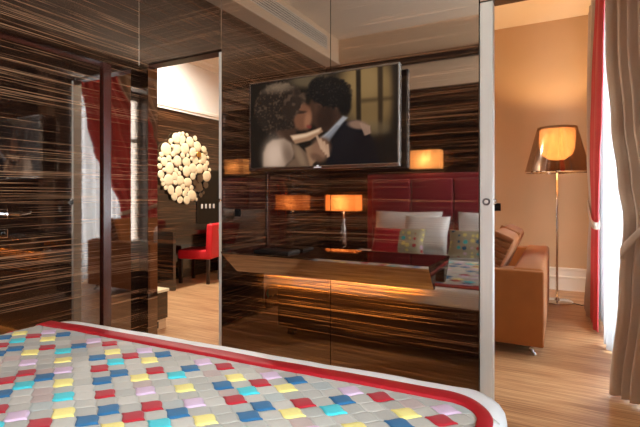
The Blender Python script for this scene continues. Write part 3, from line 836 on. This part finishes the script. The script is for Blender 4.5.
# back cushions leaning on the backrest
def back_cushion(y0, y1, lab):
    r = root('back_cushion', (-.42, (y0+y1)/2, .45), lab, 'cushion', 'ribbed sofa cushions')
    make('cover', B(-.575, -.385, y0, y1, .485, .92, bev=.055, seg=5, rot=(0, math.radians(24), 0)), M['suede'], r, smooth=True)
    bm = bmesh.new()
    for k in range(8):
        z = .545+k*.048
        box(bm, -.57, -.39, y0-.013, y0+.006, z, z+.044, bev=.012, seg=3, rot=(0, math.radians(24), 0), piv=(-.48, y0, .7175))
    g = make('ribbed_end', bm, M['ribbed'], r, smooth=True); g['label'] = 'gathered brown end'
back_cushion(3.80, 4.42, 'thick back cushion with ribbed end leaning on the sofa, nearest the partition')
back_cushion(4.46, 5.06, 'thick back cushion behind the first on the sofa, towards the floor lamp')
o = upright('throw_cushion', -.86, 4.08, .65, .36, .36, .14, 0, M['pillow'], 'small white cushion on the sofa seat beside the ribbed cushion', 'cushion', rz=math.radians(20))

lx, ly = -.03, 5.82
fl = root('floor_lamp', (lx, ly, 0), 'tall floor lamp with smoked conical shade in the lounge corner', 'floor lamp')
make('base', lathe(bmesh.new(), (lx, ly, 0), [(.165, 0), (.165, .012), (.15, .02), (.03, .026), (.022, .05), (.014, .06)], 40), M['chrome'], fl, smooth=True, angle=30)
make('pole', lathe(bmesh.new(), (lx, ly, .05), [(.0125, 0), (.0125, 1.6)], 16), M['chrome'], fl, smooth=True)
make('lamp_shade', lathe(bmesh.new(), (lx, ly, 0), [(.335, 1.485), (.335, 1.49), (.205, 1.995), (.202, 1.995), (.331, 1.487)], 56, cap=False), M['smoked'], fl, smooth=True, angle=40)
make('diffuser', lathe(bmesh.new(), (lx, ly, 0), [(.014, 1.62), (.08, 1.63), (.15, 1.68), (.18, 1.76), (.185, 1.85), (.185, 1.97), (.181, 1.97), (.18, 1.86), (.172, 1.76), (.14, 1.69), (.08, 1.64), (.014, 1.63)], 40, cap=False), M['opal'], fl, smooth=True)
make('shade_ring', lathe(bmesh.new(), (lx, ly, 1.478), [(.338, 0), (.338, .007), (.331, .007), (.331, 0), (.338, 0)], 56, cap=False), M['chrome'], fl)
make('spider', tube(tube(tube(bmesh.new(), [(lx-.33, ly, 1.488), (lx+.33, ly, 1.488)], .004), [(lx, ly-.33, 1.488), (lx, ly+.33, 1.488)], .004), [(lx, ly, 1.48), (lx, ly, 1.66)], .016), M['chrome'], fl)
cord = tube(bmesh.new(), [(lx+.15, ly-.02, .006), (lx+.24, ly-.08, .005), (lx+.34, ly-.02, .005), (lx+.40, ly+.2, .005), (lx+.44, ly+.6, .005), (lx+.46, YF-.04, .02)], .005, 8)
make('power_cord', cord, M['black'], fl)
# outlet plate on the far wall
u = (497-320)/FL; dx, dy = -math.sin(YAW)+math.cos(YAW)*u, math.cos(YAW)+math.sin(YAW)*u
ox, oz = dx/dy*YF, CZ+(HZ-207)/FL/dy*YF
wo = root('wall_outlet', (ox, YF, oz-.05), 'square black switch plate on the tan wall beyond the sofa', 'switch')
make('plate', B(ox-.048, ox+.048, YF-.008, YF, oz-.052, oz+.052, bev=.003), M['black'], wo)
g = make('rocker', box(B(ox-.02, ox-.002, YF-.012, YF-.008, oz-.006, oz+.018), ox+.002, ox+.02, YF-.012, YF-.008, oz-.006, oz+.018), M['steel_dark'], wo)

# ------------------------------------------------------------------ desk corner
dk = root('desk', (-4.6, 4.9, 0), 'dark glossy writing desk against the lounge wall behind the red chair', 'desk')
make('desktop', B(XL2+.006, -4.34, 4.17, 5.75, .70, .75, bev=.004), M['ebony_dark'], dk)
make('side_panel', B(XL2+.006, -4.35, 4.18, 4.225, 0, .70), M['ebony_dark'], dk)
make('side_panel', B(XL2+.006, -4.35, 5.695, 5.74, 0, .70), M['ebony_dark'], dk)
make('modesty_panel', B(XL2+.008, XL2+.03, 4.225, 5.695, .25, .70), M['ebony_dark'], dk)
ch = root('desk_chair', (-4.5, 4.87, 0), 'red leather chair with dark wood legs pulled up to the writing desk', 'chair', rz=math.radians(17))
def loc(bm):   # chair built facing -x about its own base, then moved
    bm.transform(world(ch)); return bm
make('seat', loc(B(-.27, .22, -.22, .22, .34, .47, bev=.03, seg=4)), M['red_leather'], ch, smooth=True)
make('backrest', loc(B(.14, .235, -.22, .22, .345, .83, bev=.028, seg=4, rot=(0, .05, 0), piv=(.19, 0, .34))), M['red_leather'], ch, smooth=True)
for x in (-.23, .18):
    for y in (-.19, .19): make('leg', loc(prism(bmesh.new(), [(x-.02, y-.02), (x+.02, y-.02), (x+.02, y+.02), (x-.02, y+.02)], 'z', 0, .34)), M['darkwood'], ch)
make('pull_handle', loc(tube(bmesh.new(), [(.256, -.05, .74), (.272, -.045, .735), (.274, 0, .732), (.272, .045, .735), (.256, .05, .74)], .006)), M['chrome'], ch)

# luggage bench at the foot of the opening
lb = root('luggage_bench', (-3.47, 2.72, 0), 'low dark wood luggage bench with pale top just inside the opening to the desk', 'bench')
make('plinth', B(-3.72, -3.20, 2.48, 2.99, 0, .09, bev=.003), M['palewood'], lb)
make('slot', B(-3.205, -3.198, 2.88, 2.90, .015, .075), M['black'], lb)
make('cabinet', B(-3.75, -3.19, 2.45, 3.00, .09, .335, bev=.004), M['ebony_dark'], lb)
make('top', B(-3.76, -3.18, 2.44, 3.01, .335, .36, bev=.004), M['creampebble'], lb)

# pebble wall sculpture
AY, AZ, AR = 4.97, 1.63, .545
art = root('wall_sculpture', (XL2+.004, AY, AZ-AR), 'round wall sculpture of many cream pebble discs over the desk', 'wall art')
make('mount', lathe(bmesh.new(), (XL2+.004, AY, AZ), [(AR*.72, 0), (AR*.72, .012), (AR*.70, .015)], 40, 'x'), M['darkwood'], art)
rnd = random.Random(21); discs = []
for r0, r1, tries in ((.075, .095, 240), (.055, .075, 900), (.040, .052, 2000), (.028, .036, 4000)):
    for _ in range(tries):
        r = rnd.uniform(r0, r1); a = rnd.uniform(0, 2*PI); q = math.sqrt(rnd.random())*(AR-r)
        y, z = q*math.cos(a), q*math.sin(a)
        if all(math.hypot(y-d[0], z-d[1]) > (r+d[2])*.86 for d in discs): discs.append((y, z, r))
discs = discs[:98]
for n, (y, z, r) in enumerate(discs):
    mt = M['creampebble']
    if math.hypot(y-.30, z+.30) < .17: mt = M['greypebble']
    elif math.hypot(y-.27, z-.22) < .10: mt = M['goldpebble']
    bm = lathe(bmesh.new(), (0, 0, 0), [(r*.93, 0), (r, .006), (r, .014), (r*.9, .02), (r*.5, .023)], 22, 'x')
    sq = rnd.uniform(.82, 1.0); an = rnd.uniform(0, PI)
    bm.transform(Matrix.Translation((XL2+.02+.006*(n % 4), AY+y, AZ+z)) @ Matrix.Rotation(an, 4, 'X') @ Matrix.Diagonal((1, 1, sq, 1)))
    o = make('disc', bm, mt, art, smooth=True, angle=35)
    if mt is not M['creampebble']: o['label'] = 'gold mirror disc' if mt is M['goldpebble'] else 'grey mirror disc'
wp = root('wall_panel', (XL2+.004, 5.55, .9), 'black glass panel on the wall beside the round sculpture', 'panel')
make('glass_sheet', B(XL2+.005, XL2+.017, 5.22, 6.02, .78, 1.62, bev=.003), M['blackgloss'], wp)
make('edge_clip', box(B(XL2+.005, XL2+.022, 5.5, 5.54, .772, .785), XL2+.005, XL2+.022, 5.72, 5.76, .772, .785), M['chrome'], wp)
for k in range(4):
    y = 5.33+.09*k
    s = root('switch_plate', (XL2+.018, y, 1.02), '%s of the four small pale switches in a row on the black panel' % ('first', 'second', 'third', 'fourth')[k], 'switch', 'small switches over the desk')
    make('plate', B(XL2+.0175, XL2+.024, y-.02, y+.02, 1.02, 1.09, bev=.003), M['white_plastic'], s)
    make('rocker', B(XL2+.024, XL2+.028, y-.01, y+.01, 1.035, 1.075, bev=.002), M['alu'], s)

# ------------------------------------------------------------------ light
w = bpy.data.worlds.new('daylight'); scn.world = w; w.use_nodes = True
bg = w.node_tree.nodes['Background']; bg.inputs[0].default_value = (.83, .93, 1., 1); bg.inputs[1].default_value = 10.5
def portal(y0, y1, z0, z1):
    l = bpy.data.lights.new('sky_portal', 'AREA'); l.shape = 'RECTANGLE'; l.size = z1-z0; l.size_y = y1-y0
    l.cycles.is_portal = True
    o = bpy.data.objects.new('sky_portal', l); COL.objects.link(o); o.location = (XW+.26, (y0+y1)/2, (z0+z1)/2); o.rotation_euler = (0, PI/2, 0)
portal(*WL); portal(*WB)
def bulb(name, loc, w, col, r=.04):
    l = bpy.data.lights.new(name, 'POINT'); l.energy = w; l.color = col; l.shadow_soft_size = r
    o = bpy.data.objects.new(name, l); COL.objects.link(o); o.location = loc; return o
bulb('floor_lamp_bulb', (-.03, 5.82, 1.84), 34, (1, .64, .30))
bulb('bedside_bulb', (-2.37, -.47, 1.12), 2, (1, .58, .28))
bulb('wall_lamp_bulb', (-1.37, YH+.12, 1.63), 1.5, (1, .68, .36))
# LED profile of the console: washes the wall just under the shelf
l = bpy.data.lights.new('console_led', 'AREA'); l.shape = 'RECTANGLE'; l.size = .9; l.size_y = .015; l.energy = 10.; l.color = (1, .60, .14); l.spread = math.radians(120)
o = bpy.data.objects.new('console_led', l); COL.objects.link(o); o.location = (-1.11, 2.2135, CB+.045)
o.rotation_euler = Vector((0, .80, -.60)).to_track_quat('-Z', 'Z').to_euler()
# unseen ceiling spots, added to brighten the desk corner and lounge
def fill_spot(x, y, z, lab, watts, col=(1, .87, .70), ang=120):
    r = root('recessed_spotlight', (x, y, z), lab, 'ceiling light', 'recessed ceiling spotlights')
    make('ring', lathe(bmesh.new(), (x, y, z-.006), [(.032, 0), (.045, 0), (.047, .006), (.032, .006), (.032, 0)], 28, cap=False), M['chrome'], r)
    make('lens', lathe(bmesh.new(), (x, y, z-.004), [(.031, 0), (.031, .003)], 24), M['spotlens'], r)
    l = bpy.data.lights.new('spot', 'SPOT'); l.energy = watts; l.color = col; l.spot_size = math.radians(ang); l.spot_blend = .8; l.shadow_soft_size = .05
    o = bpy.data.objects.new('spot', l); COL.objects.link(o); o.location = (x, y, z-.02)
M['spotlens'] = emit('spot_lens', (255, 225, 180), 4.)
fill_spot(-4.1, 4.2, ZC2, 'recessed ceiling spotlight over the way to the desk', 300, (1, .94, .84), 165)
fill_spot(-2.4, 4.6, ZC2, 'recessed ceiling spotlight in the middle of the lounge ceiling', 55)
fill_spot(-.9, 3.3, ZC2, 'recessed ceiling spotlight above the sofa end', 18)

# ------------------------------------------------------------------ camera
cam = bpy.data.cameras.new('camera'); co = bpy.data.objects.new('camera', cam); COL.objects.link(co)
cam.sensor_width = 36; cam.lens = 36*FL/640; cam.shift_y = -(213.5-HZ)/640
co.location = (0, 0, CZ); co.rotation_euler = (PI/2, 0, YAW); cam.clip_start = .02
scn.camera = co

vsx = scn.view_settings
vsx.view_transform = 'Standard'; vsx.look = 'None'; vsx.gamma = 1; vsx.exposure = .85; vsx.use_curve_mapping = False
cy = scn.cycles
cy.max_bounces = 10; cy.diffuse_bounces = 5; cy.glossy_bounces = 5; cy.transparent_max_bounces = 12; cy.transmission_bounces = 6
cy.sample_clamp_indirect = 6; cy.use_denoising = True; cy.blur_glossy = .3
